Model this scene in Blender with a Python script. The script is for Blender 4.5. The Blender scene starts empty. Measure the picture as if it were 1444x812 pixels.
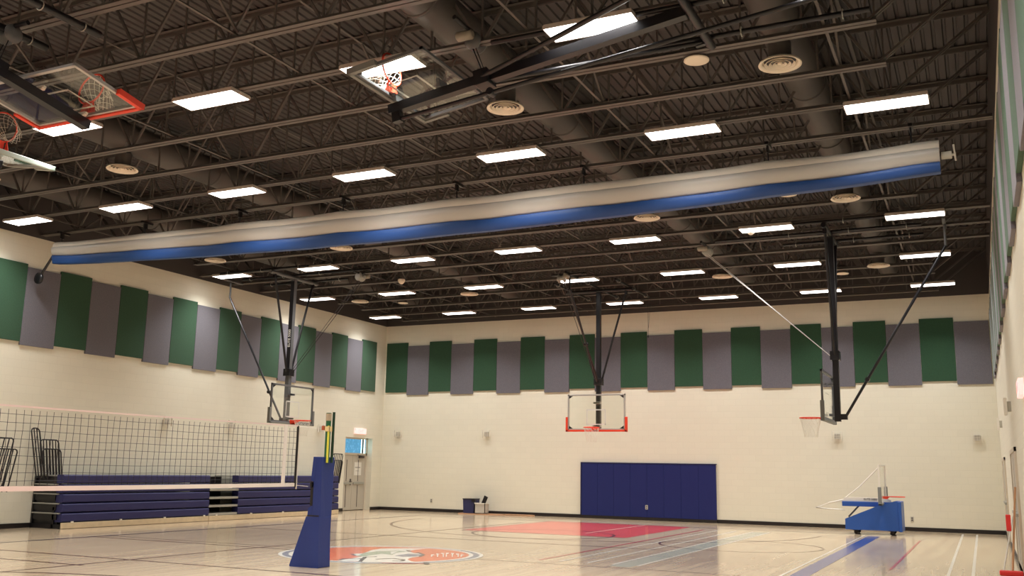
import bpy, bmesh, math, random
from mathutils import Vector, Matrix
random.seed(7)
S = bpy.context.scene
COL = S.collection
PI = math.pi

# ------------------------------------------------------------------ camera
F, PITCH, ROLL, YAW, EYE = 1361.9, .1862, .0184, .4496, 1.54
XL, XR, YB, YF, HC, HR = -20.43, .508, 31.26, -1.2, 6.895, 8.22
def cam_axes():
    cy, sy = math.cos(YAW), math.sin(YAW)
    f0 = Vector((-sy, cy, 0)); r0 = Vector((cy, sy, 0)); u0 = Vector((0, 0, 1))
    f = f0*math.cos(PITCH)+u0*math.sin(PITCH); u = u0*math.cos(PITCH)-f0*math.sin(PITCH)
    return r0*math.cos(ROLL)+u*math.sin(ROLL), u*math.cos(ROLL)-r0*math.sin(ROLL), f
AR, AU, AF = cam_axes()
def fl(x, y, z=0.0):                    # the floor point seen at a pixel of the photograph
    d = AF+AR*((x-722)/F)-AU*((y-406)/F)
    t = (z-EYE)/d.z
    return (d.x*t, d.y*t)
cd = bpy.data.cameras.new('camera'); cam = bpy.data.objects.new('camera', cd); COL.objects.link(cam)
cd.lens = F/1444*36; cd.sensor_width = 36; cd.clip_end = 200; cd.clip_start = .05
m3 = Matrix((AR, AU, -AF)).transposed().to_4x4(); m3.translation = Vector((0, 0, EYE))
cam.matrix_world = m3
S.camera = cam

# ------------------------------------------------------------------ materials
MATS = {}
def mat(name, col, rough=.6, metal=0., bump=0., bscale=60., var=0., vscale=3., spec=.5, coat=0., sheen=0.):
    if name in MATS: return MATS[name]
    m = bpy.data.materials.new(name); m.use_nodes = True; nt = m.node_tree
    b = nt.nodes['Principled BSDF']
    b.inputs['Base Color'].default_value = (*col, 1); b.inputs['Roughness'].default_value = rough
    b.inputs['Metallic'].default_value = metal; b.inputs['Specular IOR Level'].default_value = spec
    b.inputs['Coat Weight'].default_value = coat; b.inputs['Coat Roughness'].default_value = .1
    b.inputs['Sheen Weight'].default_value = sheen; b.inputs['Sheen Tint'].default_value = (*[min(1, c*2.2+.3) for c in col], 1)
    tc = nt.nodes.new('ShaderNodeTexCoord')
    if var:
        n = nt.nodes.new('ShaderNodeTexNoise'); n.inputs['Scale'].default_value = vscale; n.inputs['Detail'].default_value = 4
        nt.links.new(tc.outputs['Object'], n.inputs['Vector'])
        r = nt.nodes.new('ShaderNodeValToRGB')
        r.color_ramp.elements[0].position = .3; r.color_ramp.elements[1].position = .7
        r.color_ramp.elements[0].color = (*[c*(1-var) for c in col], 1)
        r.color_ramp.elements[1].color = (*[min(1, c*(1+var)) for c in col], 1)
        nt.links.new(n.outputs['Fac'], r.inputs['Fac']); nt.links.new(r.outputs['Color'], b.inputs['Base Color'])
    if bump:
        n = nt.nodes.new('ShaderNodeTexNoise'); n.inputs['Scale'].default_value = bscale
        nt.links.new(tc.outputs['Object'], n.inputs['Vector'])
        bp = nt.nodes.new('ShaderNodeBump'); bp.inputs['Strength'].default_value = bump; bp.inputs['Distance'].default_value = .01
        nt.links.new(n.outputs['Fac'], bp.inputs['Height']); nt.links.new(bp.outputs['Normal'], b.inputs['Normal'])
    MATS[name] = m
    return m

def block_mat(name, col, swap):
    m = mat(name, col, .75); nt = m.node_tree; b = nt.nodes['Principled BSDF']
    tc = nt.nodes.new('ShaderNodeTexCoord'); sp = nt.nodes.new('ShaderNodeSeparateXYZ'); cb = nt.nodes.new('ShaderNodeCombineXYZ')
    nt.links.new(tc.outputs['Object'], sp.inputs[0])
    nt.links.new(sp.outputs['Y' if swap else 'X'], cb.inputs['X']); nt.links.new(sp.outputs['Z'], cb.inputs['Y'])
    br = nt.nodes.new('ShaderNodeTexBrick')
    br.inputs['Scale'].default_value = 1; br.inputs['Brick Width'].default_value = .39; br.inputs['Row Height'].default_value = .195
    br.inputs['Mortar Size'].default_value = .006; br.inputs['Mortar Smooth'].default_value = .5
    br.inputs['Color1'].default_value = (*col, 1); br.inputs['Color2'].default_value = (*[c*.975 for c in col], 1)
    br.inputs['Mortar'].default_value = (*[c*.93 for c in col], 1)
    nt.links.new(cb.outputs[0], br.inputs['Vector']); nt.links.new(br.outputs['Color'], b.inputs['Base Color'])
    bp = nt.nodes.new('ShaderNodeBump'); bp.inputs['Strength'].default_value = .25; bp.inputs['Distance'].default_value = .004; bp.invert = True
    nt.links.new(br.outputs['Fac'], bp.inputs['Height']); nt.links.new(bp.outputs['Normal'], b.inputs['Normal'])
    return m

def floor_mat():
    m = mat('maple_floor', (.55, .4, .26), .13); nt = m.node_tree; b = nt.nodes['Principled BSDF']
    tc = nt.nodes.new('ShaderNodeTexCoord'); sp = nt.nodes.new('ShaderNodeSeparateXYZ'); cb = nt.nodes.new('ShaderNodeCombineXYZ')
    nt.links.new(tc.outputs['Object'], sp.inputs[0])
    nt.links.new(sp.outputs['Y'], cb.inputs['X']); nt.links.new(sp.outputs['X'], cb.inputs['Y'])
    br = nt.nodes.new('ShaderNodeTexBrick'); br.offset_frequency = 3; br.offset = .37
    br.inputs['Scale'].default_value = 1; br.inputs['Brick Width'].default_value = 1.1; br.inputs['Row Height'].default_value = .06
    br.inputs['Mortar Size'].default_value = .0008
    br.inputs['Color1'].default_value = (.63, .49, .335, 1); br.inputs['Color2'].default_value = (.56, .43, .29, 1)
    br.inputs['Mortar'].default_value = (.5, .375, .24, 1)
    nt.links.new(cb.outputs[0], br.inputs['Vector'])
    n = nt.nodes.new('ShaderNodeTexNoise'); n.inputs['Scale'].default_value = 3; n.inputs['Detail'].default_value = 5
    mp = nt.nodes.new('ShaderNodeMapping'); mp.inputs['Scale'].default_value = (1.6, .12, 1)
    nt.links.new(tc.outputs['Object'], mp.inputs[0]); nt.links.new(mp.outputs[0], n.inputs['Vector'])
    mx = nt.nodes.new('ShaderNodeMix'); mx.data_type = 'RGBA'; mx.blend_type = 'OVERLAY'; mx.inputs[0].default_value = .4
    nt.links.new(br.outputs['Color'], mx.inputs[6]); nt.links.new(n.outputs['Fac'], mx.inputs[7])
    nt.links.new(mx.outputs[2], b.inputs['Base Color'])
    n2 = nt.nodes.new('ShaderNodeTexNoise'); n2.inputs['Scale'].default_value = 1.2
    nt.links.new(tc.outputs['Object'], n2.inputs['Vector'])
    mr = nt.nodes.new('ShaderNodeMapRange'); mr.inputs['To Min'].default_value = FR0; mr.inputs['To Max'].default_value = FR0+.02
    nt.links.new(n2.outputs['Fac'], mr.inputs['Value']); nt.links.new(mr.outputs[0], b.inputs['Roughness'])
    return m
FR0 = .11

def emit(name, col, strength):
    m = bpy.data.materials.new(name); m.use_nodes = True; nt = m.node_tree; b = nt.nodes['Principled BSDF']
    b.inputs['Base Color'].default_value = (.8, .8, .8, 1)
    b.inputs['Emission Color'].default_value = (*col, 1); b.inputs['Emission Strength'].default_value = strength
    return m
def glass(name, tint=(.97, .985, .97), refl=1.0):
    m = bpy.data.materials.new(name); m.use_nodes = True; nt = m.node_tree
    for n in list(nt.nodes): nt.nodes.remove(n)
    o = nt.nodes.new('ShaderNodeOutputMaterial'); t = nt.nodes.new('ShaderNodeBsdfTransparent'); g = nt.nodes.new('ShaderNodeBsdfGlossy')
    t.inputs[0].default_value = (*tint, 1); g.inputs['Roughness'].default_value = .02; g.inputs[0].default_value = (refl, refl, refl, 1)
    fr = nt.nodes.new('ShaderNodeLayerWeight'); fr.inputs[0].default_value = .5
    pw_ = nt.nodes.new('ShaderNodeMath'); pw_.operation = 'POWER'; pw_.inputs[1].default_value = 5
    ma = nt.nodes.new('ShaderNodeMath'); ma.operation = 'MULTIPLY_ADD'; ma.inputs[1].default_value = .85; ma.inputs[2].default_value = .05
    nt.links.new(fr.outputs['Facing'], pw_.inputs[0]); nt.links.new(pw_.outputs[0], ma.inputs[0])
    mx = nt.nodes.new('ShaderNodeMixShader')
    nt.links.new(ma.outputs[0], mx.inputs[0]); nt.links.new(t.outputs[0], mx.inputs[1]); nt.links.new(g.outputs[0], mx.inputs[2])
    nt.links.new(mx.outputs[0], o.inputs[0])
    return m

CREAM = (.775, .745, .625)
M_wx = block_mat('cream_block_x', CREAM, False); M_wy = block_mat('cream_block_y', CREAM, True)
M_dark = mat('dark_brown_paint', (.058, .0505, .05), .6, bump=.05)
M_steel = mat('joist_paint_lit', (.112, .099, .091), .5, bump=.03)  # same brown paint as the deck, lightened to hold the floor's bounce light
M_duct = mat('duct_paint', (.09, .08, .074), .5, bump=.05, bscale=20)
M_floor = floor_mat()
M_base = mat('black_rubber', (.012, .008, .008), .45)
M_green = mat('green_felt', (.02, .066, .032), .95, bump=.3, bscale=120, var=.14, vscale=40, sheen=.5)
M_grey = mat('grey_felt', (.13, .125, .147), .95, bump=.3, bscale=120, var=.12, vscale=40, sheen=.5)
M_black = mat('black_powder_coat', (.008, .007, .009), .35)
M_greym = mat('grey_paint_metal', (.12, .125, .13), .4)
M_alu = mat('aluminium', (.55, .54, .52), .35, metal=.6)
M_padg = mat('grey_pad', (.2, .21, .2), .55)
M_padp = mat('pale_green_pad', (.42, .5, .45), .5)
M_pado = mat('orange_pad', (.75, .055, .02), .45)
M_rim = mat('orange_rim', (.85, .07, .03), .35)
M_net = mat('white_cord', (.75, .72, .62), .8)
M_netd = mat('dark_cord', (.03, .03, .035), .8)
M_tape = mat('white_tape', (.85, .79, .74), .7)
M_pinkt = mat('pale_top_tape', (.82, .68, .64), .7)
M_glass = glass('clear_glass'); M_line = mat('white_board_paint', (.7, .7, .66), .6)
M_navy = mat('navy_vinyl_lit', (.018, .038, .19), .45, bump=.08, bscale=5, spec=.35)  # wall pads' navy made brighter, with the light on the standard in its colour
M_mat = mat('navy_mat_vinyl', (.011, .019, .125), .5, bump=.05, bscale=5, spec=.3)
M_navyd = mat('navy_vinyl_seam', (.012, .014, .08), .5)
M_blue = mat('royal_blue_vinyl', (.018, .09, .38), .4, bump=.06, bscale=6)
M_ply = mat('tan_board', (.62, .5, .33), .5, var=.08, vscale=8)
M_nvpl = mat('navy_plastic', (.024, .025, .105), .45, bump=.04, bscale=40, spec=.35)
M_galv = mat('galvanised_steel', (.42, .42, .38), .4, metal=.5)
M_white = mat('white_enamel', (.8, .76, .68), .45)
M_vinyl = mat('cream_vinyl', (.74, .69, .6), .55, bump=.1, bscale=9, spec=.3)
M_vbl = mat('blue_curtain_vinyl', (.012, .062, .24), .55, bump=.2, bscale=10)
M_vinylg = mat('pale_grey_vinyl', (.56, .54, .5), .32, bump=.15, bscale=7)
M_can = mat('beige_enamel', (.85, .76, .63), .55)
M_house = mat('fixture_housing', (.62, .55, .5), .45)
LS = 7.0
M_lamp = emit('lamp_lens', (1, .985, .96), LS)
M_red = mat('red_plastic', (.7, .03, .03), .4)
M_wood = mat('wood_handle', (.5, .27, .14), .5)
M_door = mat('door_paint', (.5, .46, .39), .4)
M_jamb = mat('jamb_paint', (.62, .55, .45), .5)
M_dkln = mat('dark_gasket', (.06, .05, .05), .5)
M_paper = mat('paper', (.78, .76, .7), .8)
M_conc = mat('grey_plate', (.5, .48, .42), .5)
M_gpole = mat('green_pole', (.015, .12, .05), .3); M_yel = mat('yellow_strip', (.75, .72, .08), .4)
M_motor = mat('beige_motor', (.3, .27, .22), .5)

# ------------------------------------------------------------------ mesh helpers
class MB:
    def __init__(s): s.v = []; s.f = []; s.mi = []; s.sm = []
    def add(s, vs, fs, mi=0, smooth=False):
        o = len(s.v); s.v += [tuple(v) for v in vs]
        for f in fs: s.f.append([o+i for i in f]); s.mi.append(mi); s.sm.append(smooth)
        return s
    def box(s, a, b, mi=0):
        x0, y0, z0 = [min(p, q) for p, q in zip(a, b)]; x1, y1, z1 = [max(p, q) for p, q in zip(a, b)]
        return s.add([(x0,y0,z0),(x1,y0,z0),(x1,y1,z0),(x0,y1,z0),(x0,y0,z1),(x1,y0,z1),(x1,y1,z1),(x0,y1,z1)],
                     [(0,3,2,1),(4,5,6,7),(0,1,5,4),(1,2,6,5),(2,3,7,6),(3,0,4,7)], mi)
    def prism(s, poly, off, mi=0, smooth=False):       # poly: 3-D loop, off: vector
        n = len(poly); off = Vector(off); vs = [Vector(p) for p in poly]; vs += [p+off for p in vs[:n]]
        s.add(vs, [list(range(n))[::-1], list(range(n, 2*n))], mi)
        s.add(vs, [(i, (i+1) % n, n+(i+1) % n, n+i) for i in range(n)], mi, smooth)
        return s
    def tube(s, pts, r, n=8, mi=0, closed=False, up=None, caps=True):
        pts = [Vector(p) for p in pts]; m = len(pts); rings = []; vs = []; fs = []
        prev = None
        for i, p in enumerate(pts):
            if closed: t = (pts[(i+1) % m]-pts[i-1])
            else: t = (pts[min(i+1, m-1)]-pts[max(i-1, 0)])
            t.normalize()
            if prev is None:
                a = Vector(up) if up else (Vector((0, 0, 1)) if abs(t.z) < .9 else Vector((1, 0, 0)))
            else: a = prev
            a = (a-t*a.dot(t)); a.normalize(); b = t.cross(a); prev = a
            rr = r[i] if isinstance(r, (list, tuple)) else r
            ph = PI/4 if n == 4 else 0
            vs += [p+(a*math.cos(ph+2*PI*k/n)+b*math.sin(ph+2*PI*k/n))*rr for k in range(n)]
        for i in range(m if closed else m-1):
            j = (i+1) % m
            for k in range(n):
                fs.append((i*n+k, i*n+(k+1) % n, j*n+(k+1) % n, j*n+k))
        s.add(vs, fs, mi, n > 5)
        if not closed and caps:
            s.add(vs[:n], [list(range(n))[::-1]], mi); s.add(vs[-n:], [list(range(n))], mi)
        return s
    def lathe(s, prof, c, n=28, mi=0, axis='z', caps=True):
        vs = []; fs = []; c = Vector(c)
        for r, h in prof:
            for k in range(n):
                a = 2*PI*k/n
                v = (r*math.cos(a), r*math.sin(a), h)
                if axis == 'x': v = (h, r*math.cos(a), r*math.sin(a))
                if axis == 'y': v = (r*math.cos(a), h, r*math.sin(a))
                vs.append(c+Vector(v))
        for i in range(len(prof)-1):
            for k in range(n): fs.append((i*n+k, i*n+(k+1) % n, (i+1)*n+(k+1) % n, (i+1)*n+k))
        s.add(vs, fs, mi, True)
        if caps: s.add(vs[:n], [list(range(n))[::-1]], mi); s.add(vs[-n:], [list(range(n))], mi)
        return s
    def mesh(s, name, mats):
        me = bpy.data.meshes.new(name); me.from_pydata(s.v, [], s.f)
        for m in (mats if isinstance(mats, (list, tuple)) else [mats]): me.materials.append(m)
        me.polygons.foreach_set('material_index', s.mi); me.polygons.foreach_set('use_smooth', s.sm)
        me.update()
        bm = bmesh.new(); bm.from_mesh(me); bmesh.ops.recalc_face_normals(bm, faces=bm.faces); bm.to_mesh(me); bm.free()
        return me
    def build(s, name, mats, parent=None, bevel=0, loc=None):
        o = bpy.data.objects.new(name, s.mesh(name, mats)); COL.objects.link(o)
        if parent: o.parent = parent
        if loc: o.location = loc
        if bevel:
            b = o.modifiers.new('bevel', 'BEVEL'); b.width = bevel; b.segments = 2; b.limit_method = 'ANGLE'; b.angle_limit = .6
        return o
def empty(name, loc=(0, 0, 0), rz=0):
    o = bpy.data.objects.new(name, None); COL.objects.link(o); o.location = loc; o.rotation_euler = (0, 0, rz)
    o.empty_display_size = .1
    return o
def tag(o, label=None, cat=None, group=None, kind=None):
    if label: o['label'] = label
    if cat: o['category'] = cat
    if group: o['group'] = group
    if kind: o['kind'] = kind
    return o
def link_copy(o, parent=None, loc=None):
    c = o.copy(); COL.objects.link(c)
    if parent: c.parent = parent
    if loc is not None: c.location = loc
    return c
def copy_tree(o, loc=None, parent=None):
    kids = [k for k in o.children]
    c = link_copy(o, parent, loc)
    for k in kids: copy_tree(k, None, c)
    return c
def text_obj(name, s, size, m, origin, xdir, ydir, parent, depth=.002):
    cu = bpy.data.curves.new(name, 'FONT'); cu.body = s; cu.size = size; cu.extrude = depth; cu.align_x = 'CENTER'; cu.align_y = 'CENTER'
    t = bpy.data.objects.new(name, cu); COL.objects.link(t)
    dg = bpy.context.evaluated_depsgraph_get(); me = bpy.data.meshes.new_from_object(t.evaluated_get(dg))
    COL.objects.unlink(t); bpy.data.objects.remove(t)
    me.materials.clear(); me.materials.append(m)
    X = Vector(xdir).normalized(); Y = Vector(ydir).normalized(); Z = X.cross(Y)
    M = Matrix((X, Y, Z)).transposed().to_4x4(); M.translation = Vector(origin); me.transform(M)
    o = bpy.data.objects.new(name, me); COL.objects.link(o); o.parent = parent
    return o
ORD = ['', 'first', 'second', 'third', 'fourth', 'fifth', 'sixth', 'seventh', 'eighth', 'ninth', 'tenth', 'eleventh', 'twelfth',
       'thirteenth', 'fourteenth', 'fifteenth', 'sixteenth', 'seventeenth', 'eighteenth', 'nineteenth', 'twentieth', 'twenty-first',
       'twenty-second', 'twenty-third', 'twenty-fourth']

# ------------------------------------------------------------------ room shell
T = .4
DY0, DY1, DH = 28.9, 30.62, 2.6            # doorway in the left wall
def wall_box(mb, a, b, cut):               # cream below HC, dark above
    (x0, y0), (x1, y1) = a, b
    if cut is not None: mb.box((x0, y0, cut), (x1, y1, HC), 0)
    mb.box((x0, y0, HC), (x1, y1, HR+.3), 1)
b = MB(); wall_box(b, (XL-T, YB), (XR+T, YB+T), -.1); tag(b.build('wall_back', [M_wx, M_dark]), kind='structure')
b = MB(); wall_box(b, (XR, YF-T), (XR+T, YB), -.1); tag(b.build('wall_right', [M_wy, M_dark]), kind='structure')
b = MB(); wall_box(b, (XL-T, YF-T), (XR, YF), -.1); tag(b.build('wall_front', [M_wx, M_dark]), kind='structure')
b = MB(); wall_box(b, (XL-T, YF), (XL, DY0), -.1); wall_box(b, (XL-T, DY1), (XL, YB), -.1)
b.box((XL-T, DY0, DH), (XL, DY1, HC), 0); b.box((XL-T, DY0, HC), (XL, DY1, HR+.3), 1)
tag(b.build('wall_left', [M_wy, M_dark]), kind='structure')
# corrugated roof deck
b = MB(); pitch = .152; prof = []; x = XL-.05
while x < XR+.05:
    prof += [(x, HR-.01), (x+.03, HR-.01), (x+.045, HR-.036), (x+.137, HR-.036)]; x += pitch
n = len(prof); vs = [(p[0], YF-.1, p[1]) for p in prof]+[(p[0], YB+.1, p[1]) for p in prof]
b.add(vs, [(i, i+1, n+i+1, n+i) for i in range(n-1)]); b.box((XL-T, YF-T, HR+.01), (XR+T, YB+T, HR+.25))
tag(b.build('ceiling', M_dark), kind='structure')
# baseboards
for nm, a, c in [('baseboard_back', (XL, YB-.02, 0), (XR, YB, .11)), ('baseboard_right', (XR-.02, YF, 0), (XR, YB-.02, .11)),
                 ('baseboard_front', (XL, YF, 0), (XR-.02, YF+.02, .11))]:
    tag(MB().box(a, c).build(nm, M_base), kind='structure')
tag(MB().box((XL, YF+.02, 0), (XL+.02, DY0, .11)).box((XL, DY1, 0), (XL+.02, YB-.02, .11)).build('baseboard_left', M_base), kind='structure')

# ------------------------------------------------------------------ floor with its painted court markings
def pl(name, c): 
    return mat(name, c, .15)
FM = [M_floor, pl('line_navy', (.015, .012, .05)), pl('line_white', (.8, .77, .7)), pl('line_red', (.5, .03, .06)), pl('key_red', (.68, .09, .08)),
      pl('band_blue', (.025, .06, .3)), pl('logo_orange', (.72, .12, .05)), pl('logo_green', (.33, .42, .34)), pl('logo_grey', (.2, .22, .3)),
      pl('line_dark', (.1, .035, .03)), pl('band_grey', (.44, .45, .37))]
b = MB().box((XL-T, YF-T, -.15), (XR+T, YB+T, 0), 0)
lay = [0.0008]
def quad(pts, mi, z=None):
    z = z or lay[0]; b.add([(p[0], p[1], z) for p in pts], [list(range(len(pts)))], mi)
def seg(p, q, w, mi, z=None):
    p = Vector(p); q = Vector(q); d = (q-p).normalized(); s = Vector((-d.y, d.x))*w/2
    quad([p-s, q-s, q+s, p+s], mi, z)
def arc(c, r, a0, a1, w, mi, n=64, z=None):
    for i in range(n):
        t0 = a0+(a1-a0)*i/n; t1 = a0+(a1-a0)*(i+1)/n
        quad([(c[0]+rr*math.cos(t), c[1]+rr*math.sin(t)) for rr, t in ((r-w/2, t0), (r+w/2, t0), (r+w/2, t1), (r-w/2, t1))], mi, z)
def disc(c, r, mi, z, n=72): quad([(c[0]+r*math.cos(2*PI*i/n), c[1]+r*math.sin(2*PI*i/n)) for i in range(n)], mi, z)
CX, CYC = -9.9, 15.5
BL = 28.35; SL = -17.0; SR = -2.82
for yy, s in ((BL, 1), (2*CYC-BL, -1)):
    seg((SL-.06, yy), (SR, yy), .1, 1, .0012)
    seg((-12.2, yy-.0*s), (-12.2, yy-5.8*s), .05, 1, .0014)
    # key
    quad([(-12.2, yy-.03*s), (-7.75, yy-.03*s), (-7.75, yy-5.8*s), (-12.2, yy-5.8*s)], 4, .0010)
    seg((-12.2, yy-5.8*s), (-7.75, yy-5.8*s), .05, 9, .0016)
    arc((CX, yy-5.8*s), 1.75, 0, 2*PI, .07, 9, z=.0018)
    arc((CX, yy-1.6*s), 6.0, PI*(0 if s < 0 else 1), PI*(1 if s < 0 else 2), .08, 9, 80, z=.0016)
seg((SL, 2*CYC-BL), (SL, BL), .12, 1, .0020)
quad([(SR, 2*CYC-BL), (SR+.26, 2*CYC-BL), (SR+.30, BL-.6), (SR+.0, BL-.6)], 5, .0022)
seg((SL, CYC), (SR, CYC), .05, 9, .0012)
# cross-court and volleyball lines
for X, mi, w in ((-7.1, 3, .06), (-6.7, 2, .055), (-6.2, 2, .055), (-5.74, 2, .055), (-5.3, 2, .055)):
    seg((X, 16.0), (X, 27.3), w, mi, .0024)
quad([(-5.7, 15.7), (-5.34, 15.7), (-5.34, 27.2), (-5.7, 27.2)], 10, .0011)
seg((-9.15, 23.5), (-9.15, 28.3), .045, 2, .0026)
seg((-2.93, 13), (-2.93, 28), .045, 2, .0024)
seg((-.6, 4), (-.6, 30.6), .05, 2, .0024); seg((-.24, 4), (-.24, 30.6), .05, 2, .0024)
seg((-1.5, 18), (-1.5, 26.6), .05, 3, .0024)
seg((-12.55, 3), (-12.55, 27), .065, 9, .0024); seg((-17, 11.93), (-2.8, 11.93), .065, 9, .0026)
seg((-17, 15.1), (-11.8, 15.1), .065, 9, .0026); seg((-17, 10.9), (-12.4, 10.9), .065, 9, .0026)
seg((-17, 19.6), (-6, 19.6), .065, 9, .0026)
arc((-4.9, 21.9), 1.75, 0, 2*PI, .045, 9, z=.0028)
# centre-circle emblem
EC = (-9.93, 15.35)
disc(EC, 1.84, 2, .0030); disc(EC, 1.77, 8, .0033); disc(EC, 1.66, 2, .0036); disc(EC, 1.58, 6, .0039)
def ep(cx, cy):
    x, y = fl(460+cx/6.017, 712+cy/6.02); return (x, min(max(y, EC[1]-2), EC[1]+2))
def lg(pts, mi, z): quad([ep(*p) for p in pts], mi, z)
def st(pts, mi, z, w=.07):
    q = [ep(*p) for p in pts]
    for i in range(len(q)-1): seg(q[i], q[i+1], w, mi, z+i*.00002)
lg([(390,382),(480,370),(700,368),(870,372),(760,380),(700,392),(740,408),(810,415),(830,430),(790,440),(730,446),(690,462),(720,478),(780,488),(600,490),
    (330,488),(280,478),(150,478),(95,470),(200,457),(300,440),(230,430),(205,418),(320,410)], 2, .0042)
lg([(260,434),(320,407),(430,394),(600,389),(690,396),(600,405),(560,425),(470,415),(400,426),(300,440)], 7, .0045)
lg([(545,398),(610,393),(575,412),(550,420)], 2, .0048)
lg([(580,432),(700,415),(790,418),(812,428),(760,438),(650,441)], 8, .0048)
st([(105,470),(160,456),(290,459),(330,450)], 1, .0051); st([(285,482),(330,442),(430,440)], 1, .0052)
st([(420,462),(560,455),(660,466),(640,478),(560,476)], 1, .0053); st([(775,404),(828,425),(790,442)], 1, .0051)
st([(470,493),(600,497),(870,497)], 3, .0051, .08); st([(210,416),(250,430)], 1, .0054); st([(690,385),(710,398)], 1, .0051)
st([(840,488),(858,503)], 1, .0054, .09)
for k in range(7):                        # the arc of small pale letters in the orange ring
    cx = 890+k*42; o = ((k-3)/3)**2*14
    lg([(cx, 408+o), (cx+26, 408+o), (cx+26, 416+o), (cx, 416+o)], 2, .0054)
    lg([(cx+(k % 3)*8, 416+o), (cx+(k % 3)*8+10, 416+o), (cx+(k % 3)*8+8, 442), (cx+(k % 3)*8-2, 442)], 2, .0057)
tag(b.build('floor', FM), kind='structure')

# ------------------------------------------------------------------ roof joists
J0, JD = 11.73, 1.351
NODE0, NP = -10.08, 1.525
ZB = 6.965; ZT = HR-.05
def angle_pair(mb, p, q, leg=.07, gap=.022, up=1, th=.008):       # double angle running from p to q (in the XZ plane)
    p = Vector(p); q = Vector(q); d = (q-p).normalized(); s = Vector((0, 1, 0)); u = d.cross(s)*-1
    if u.z < 0: u = -u
    u = u*up
    for sg in (-1, 1):
        a = s*(sg*gap/2); c = s*(sg*(gap/2+leg)); e = s*(sg*(gap/2+th))
        poly = [a, c, c+u*th, e+u*th, e+u*leg, a+u*leg]
        mb.prism([p+v for v in poly], q-p)
def joist_meshes(full):
    xe = (XL+.02, XR-.02) if full else (NODE0-6*NP-.12, NODE0+6*NP+.12)
    bc = MB(); angle_pair(bc, (xe[0], 0, ZB), (xe[1], 0, ZB))
    tc = MB(); angle_pair(tc, (XL+.02, 0, ZT), (XR-.02, 0, ZT), up=-1)
    return bc.mesh('bottom_chord', M_steel), tc.mesh('top_chord', M_steel)
mesh_short = joist_meshes(False); mesh_full = joist_meshes(True)
def bar_mesh(p, q, r, nm):
    return MB().tube([p, q], r, 4).mesh(nm, M_steel)
dz = ZT-ZB-.03
mesh_d1 = bar_mesh((0, 0, 0), (NP/2, 0, dz), .024, 'web_diagonal'); mesh_d2 = bar_mesh((0, 0, 0), (-NP/2, 0, dz), .024, 'web_diagonal')
mesh_v = bar_mesh((0, 0, 0), (0, 0, dz), .018, 'web_post')
eb = MB(); angle_pair(eb, (0, 0, 0), (XR-(NODE0+6*NP)-.02, 0, dz-.05), .045); mesh_e1 = eb.mesh('end_diagonal', M_steel)
eb = MB(); angle_pair(eb, (0, 0, 0), (XL-(NODE0-6*NP)+.02, 0, dz-.05), .045); mesh_e2 = eb.mesh('end_diagonal', M_steel)
def mo(name, me, parent, loc=(0, 0, 0)):
    o = bpy.data.objects.new(name, me); COL.objects.link(o); o.parent = parent; o.location = loc
    return o
NJ = 14
for k in range(-8, NJ+1):
    j = empty('roof_joist', (0, J0+k*JD, 0))
    tag(j, 'dark brown open-web steel roof joist, %s counted from the back wall' % ORD[NJ+1-k], 'roof joist', 'open-web roof joists under the metal deck')
    bcm, tcm = mesh_full if k in (3, 7, 8, 9) else mesh_short
    mo('bottom_chord', bcm, j); mo('top_chord', tcm, j)
    for i in range(-6, 7):
        X = NODE0+i*NP
        if i < 6: mo('web_diagonal', mesh_d1, j, (X+.02, 0, ZB+.02))
        if i > -6: mo('web_diagonal', mesh_d2, j, (X-.02, 0, ZB+.02))
        mo('web_post', mesh_v, j, (X, 0, ZB+.02))
        if i < 6: mo('web_post', mesh_v, j, (X+NP/2, 0, ZB+.02))
    mo('end_diagonal', mesh_e1, j, (NODE0+6*NP+.04, 0, ZB+.02)); mo('end_diagonal', mesh_e2, j, (NODE0-6*NP-.04, 0, ZB+.02))
def joist_y(k): return J0+k*JD
# bridging angles tying the joists together
for X, w in ((-1.42, 'nearest the right wall'), (-4.85, 'second from the right wall'), (-8.4, 'third from the right wall'),
             (-12.1, 'third from the left wall'), (-15.7, 'second from the left wall'), (-19.0, 'nearest the left wall')):
    r = empty('joist_bridging', (X, 0, 0)); tag(r, 'long thin steel bridging line crossing under the roof joists, %s' % w, 'bridging', 'bridging lines across the joists')
    MB().box((-.022, joist_y(-8), ZB+.066), (.022, YB-.02, ZB+.074)).box((-.022, joist_y(-8), ZB+.066), (-.016, YB-.02, ZB+.11)).build('bottom_angle', M_steel, r)
    MB().box((-.022, joist_y(-8), ZT-.075), (.022, YB-.02, ZT-.067)).build('top_angle', M_steel, r)
    for k in range(-6, NJ, 3):
        y0, y1 = joist_y(k)+.03, joist_y(k+1)-.03
        MB().tube([(0, y0, ZB+.1), (0, y1, ZT-.1)], .022, 4).tube([(.03, y0, ZT-.1), (.03, y1, ZB+.1)], .022, 4).build('cross_brace', M_steel, r)

# ------------------------------------------------------------------ ducts, diffusers, speakers
DZC, DR = 7.57, .29
def duct(X, w):
    r = empty('air_duct', (X, 0, 0)); tag(r, 'big round dark brown air duct running through the joists, %s' % w, 'air duct', 'round air ducts')
    MB().lathe([(DR, 4.0), (DR, YB-1.6)], (0, 0, DZC), 24, 0, 'y').build('duct_pipe', M_duct, r)
    y = 5.0
    while y < YB-2:
        MB().lathe([(DR+.001, y), (DR+.018, y+.005), (DR+.018, y+.045), (DR+.001, y+.05)], (0, 0, DZC), 24, 0, 'y').build('duct_seam', M_duct, r); y += 2.44
DX = (-18.32, -14.2, -6.2, -2.1)
for X, w in zip(DX, ('nearest the left wall', 'second from the left wall', 'second from the right wall', 'nearest the right wall')): duct(X, w)
dif = None
rows = ((12.5, 'in the row nearest the camera'), (19.5, 'in the middle row'), (26.35, 'in the row nearest the back wall'))
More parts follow.
